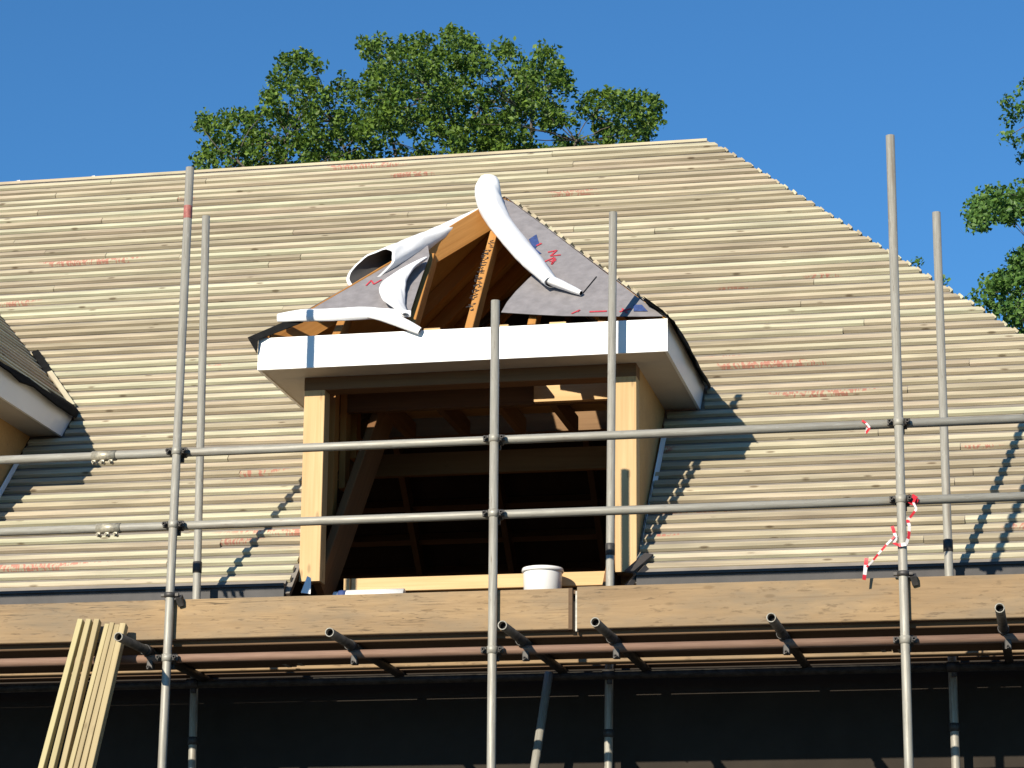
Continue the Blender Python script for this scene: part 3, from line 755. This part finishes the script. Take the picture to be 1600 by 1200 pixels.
tpart('wrap', [at(1394, 822, -.03), at(1400, 840, -.035), at(1396, 848, -.03), at(1404, 852, -.04), at(1416, 850, -.04), at(1420, 838, -.035), at(1421, 822, -.03), at(1418, 812, -.03)], .018, 'x', stripe=.05)
tpart('tail', [at(1398, 838, -.04), at(1385, 851, -.045), at(1372, 866, -.05), at(1362, 878, -.05), at(1354, 886, -.05)], .011, 'x', stripe=.035)
tpart('tail', [at(1354, 872, -.05), at(1352, 890, -.05), at(1350, 906, -.05)], .020, 'x', stripe=.045)
tag(tape('barrier_tape', [at(1347, 657, .02), at(1353, 661, .015), at(1359, 668, .015), at(1353, 677, .02), at(1356, 664, .015)], .012, 'x', stripe=.035), 'short torn bit of red tape tied to the top guard rail', 'tape')

# ------------------------------------------------------------------ trees
def inpoly(x, y, pl):
    r = False; j = len(pl)-1
    for i in range(len(pl)):
        if (pl[i][1] > y) != (pl[j][1] > y) and x < (pl[j][0]-pl[i][0])*(y-pl[i][1])/(pl[j][1]-pl[i][1])+pl[i][0]: r = not r
        j = i
    return r
def limb(q, p0, p1, r0, r1, bend=.12, n=8, seg=7):
    p0, p1 = V(p0), V(p1); L = (p1-p0).length
    off = V((random.gauss(0, 1), random.gauss(0, 1), random.gauss(0, .5)))*L*bend
    rings = []; cs = []
    for i in range(seg+1):
        t = i/seg; cs.append(p0.lerp(p1, t)+off*math.sin(math.pi*t)+V((random.gauss(0, 1), random.gauss(0, 1), random.gauss(0, 1)))*L*.012*(0 < i < seg))
    for i in range(seg+1):
        ax = cs[min(i+1, seg)]-cs[max(0, i-1)]; rr = r0+(r1-r0)*i/seg
        rings.append(ringpts(cs[i], ax, rr, rr, n, (0.3, 1, .2)))
    q.loft(rings, True); return cs
def leaves(q, cen, rad, n, size, flat=.8):
    for i in range(n):
        while True:
            o = V((random.uniform(-1, 1), random.uniform(-1, 1), random.uniform(-1, 1)))
            if o.length < 1: break
        o = o*(.55+.45*o.length)
        p = cen + V((o.x*rad, o.y*rad, o.z*rad*flat))
        nn = (V((random.gauss(0, .8), random.gauss(-.25, .8), random.gauss(.6, .7)))).normalized()
        a = nn.orthogonal().normalized(); a = Matrix.Rotation(random.uniform(0, 6.28), 3, nn) @ a; b = nn.cross(a)
        s_ = size*random.uniform(.6, 1.3)
        q.add([p-a*s_*.5, p+b*s_*.32+nn*s_*.08, p+a*s_*.5, p-b*s_*.32+nn*s_*.08], [[0, 1, 2, 3]], None, random.random()**1.3)
def tree(name, label, poly, Yc, depth, base, nclump, per, rad, size, lmat, extra=(), hubs=(), sky=(), trunk_r=.28, grp=None):
    t = empty(name, base); tag(t, label, 'tree', grp)
    xs_ = [p_[0] for p_ in poly]; ys_ = [p_[1] for p_ in poly]
    cl = []
    cxm = sum(xs_)/len(xs_)
    while len(cl) < nclump:
        x, y = random.uniform(min(xs_), max(xs_)), random.uniform(min(ys_), max(ys_))
        if not inpoly(x, y, poly): continue
        if any(math.hypot(x-a, (y-b)) < r_*1.1 for a, b, r_ in sky) and random.random() < .9: continue
        k = 1-min(1, abs(x-cxm)/(max(xs_)-min(xs_))*1.7)
        cl.append(at(x, y, Yc+random.uniform(-1, 1)*depth*(.35+.65*k)))
    for (x, y) in extra: cl.append(at(x, y, Yc+random.uniform(-.4, .4)))
    q = MB()
    for p_ in cl:
        r_ = rad*random.uniform(.55, 1.25)
        leaves(q, p_, r_, int(per*(r_/rad)**2), size)
    q.build('crown', lmat, t)
    q = MB(); B = V(base)
    hb = [at(x, y, Yc+random.uniform(-.5, .5)*depth) for x, y in hubs]
    fork = B + (sum(hb, V((0, 0, 0)))/len(hb)-B)*.55; fork.x = B.x+(fork.x-B.x)*.5
    limb(q, B-V((0, 0, .3)), fork, trunk_r, trunk_r*.7, .02, 12)
    tips = []
    for h in hb:
        cs = limb(q, fork, h, trunk_r*.3, .014, .08); tips += cs[2:]
    for p_ in cl:
        if random.random() < .85: continue
        n0 = min(tips, key=lambda z_: (z_-p_).length+max(0, z_.z-p_.z)*.5)
        limb(q, n0, p_, .008, .003, .05, 5, 5)
    q.build('trunk', M['bark'], t)
    return t
big = [(312, 320), (310, 262), (308, 212), (318, 182), (345, 176), (392, 178), (402, 160), (412, 140), (428, 115), (452, 84), (472, 84), (496, 98), (508, 125), (545, 112), (566, 92), (562, 64), (600, 62), (668, 62), (690, 52), (704, 45), (740, 62), (752, 82), (796, 70), (802, 90), (840, 78), (872, 78), (886, 118), (892, 140), (880, 160), (930, 148), (960, 142), (990, 150), (1018, 148), (1034, 170), (1030, 196), (1010, 214), (1012, 320)]
tree('oak_tree', 'broad leafy green tree standing behind the ridge', big, 15.0, 2.0, (at(690, 300, 15).x, 15, 0), 1450, 42, .125, .062, M['leaf'],
     extra=[(566, 68), (590, 66), (640, 62), (664, 66), (705, 47), (730, 60), (800, 72), (846, 72), (424, 150), (325, 185), (382, 180), (440, 92), (470, 86), (940, 150), (352, 178), (430, 122), (455, 92), (480, 95), (572, 70), (700, 52), (795, 80), (850, 78), (870, 90), (955, 150), (990, 152), (1022, 152), (1025, 190), (1005, 205)],
     hubs=[(370, 250), (450, 220), (520, 190), (600, 160), (690, 150), (750, 170), (830, 180), (900, 220), (980, 200)],
     sky=[(545, 95, 22), (530, 120, 12), (400, 165, 12), (450, 160, 9), (720, 80, 8), (775, 120, 10), (930, 205, 9), (960, 215, 8), (885, 200, 18), (910, 195, 14), (845, 215, 16), (830, 195, 9), (770, 90, 10), (740, 165, 9), (590, 210, 8), (900, 165, 12), (950, 180, 12), (420, 190, 10), (610, 235, 12), (570, 240, 9), (655, 205, 8), (720, 120, 8), (860, 150, 8), (470, 150, 8), (390, 215, 8), (800, 150, 8), (700, 235, 9), (480, 235, 8), (520, 150, 6), (985, 190, 10), (600, 80, 5)])
rt_poly = [(1526, 300), (1560, 292), (1605, 290), (1640, 200), (1720, 150), (1760, 300), (1740, 520), (1680, 640), (1560, 500), (1528, 462), (1560, 420), (1600, 392), (1640, 372), (1600, 350), (1572, 340), (1540, 345), (1522, 352)]
tree('beech_tree', 'small leaved tree reaching in from the right edge of the picture', rt_poly, 11.5, 1.2, (at(1850, 600, 11.5).x, 11.5, 0), 650, 50, .12, .058, M['leaf2'],
     extra=[(1572, 160), (1588, 150), (1600, 132), (1598, 170), (1580, 182), (1575, 215), (1592, 222), (1605, 215), (1598, 250), (1605, 240), (1520, 330), (1528, 350), (1545, 318), (1570, 320), (1590, 312), (1432, 408), (1474, 440), (1520, 468), (1545, 440)],
     hubs=[(1640, 180), (1640, 330), (1700, 300), (1800, 250), (1660, 460), (1640, 520), (1850, 400), (1490, 530)], trunk_r=.2)
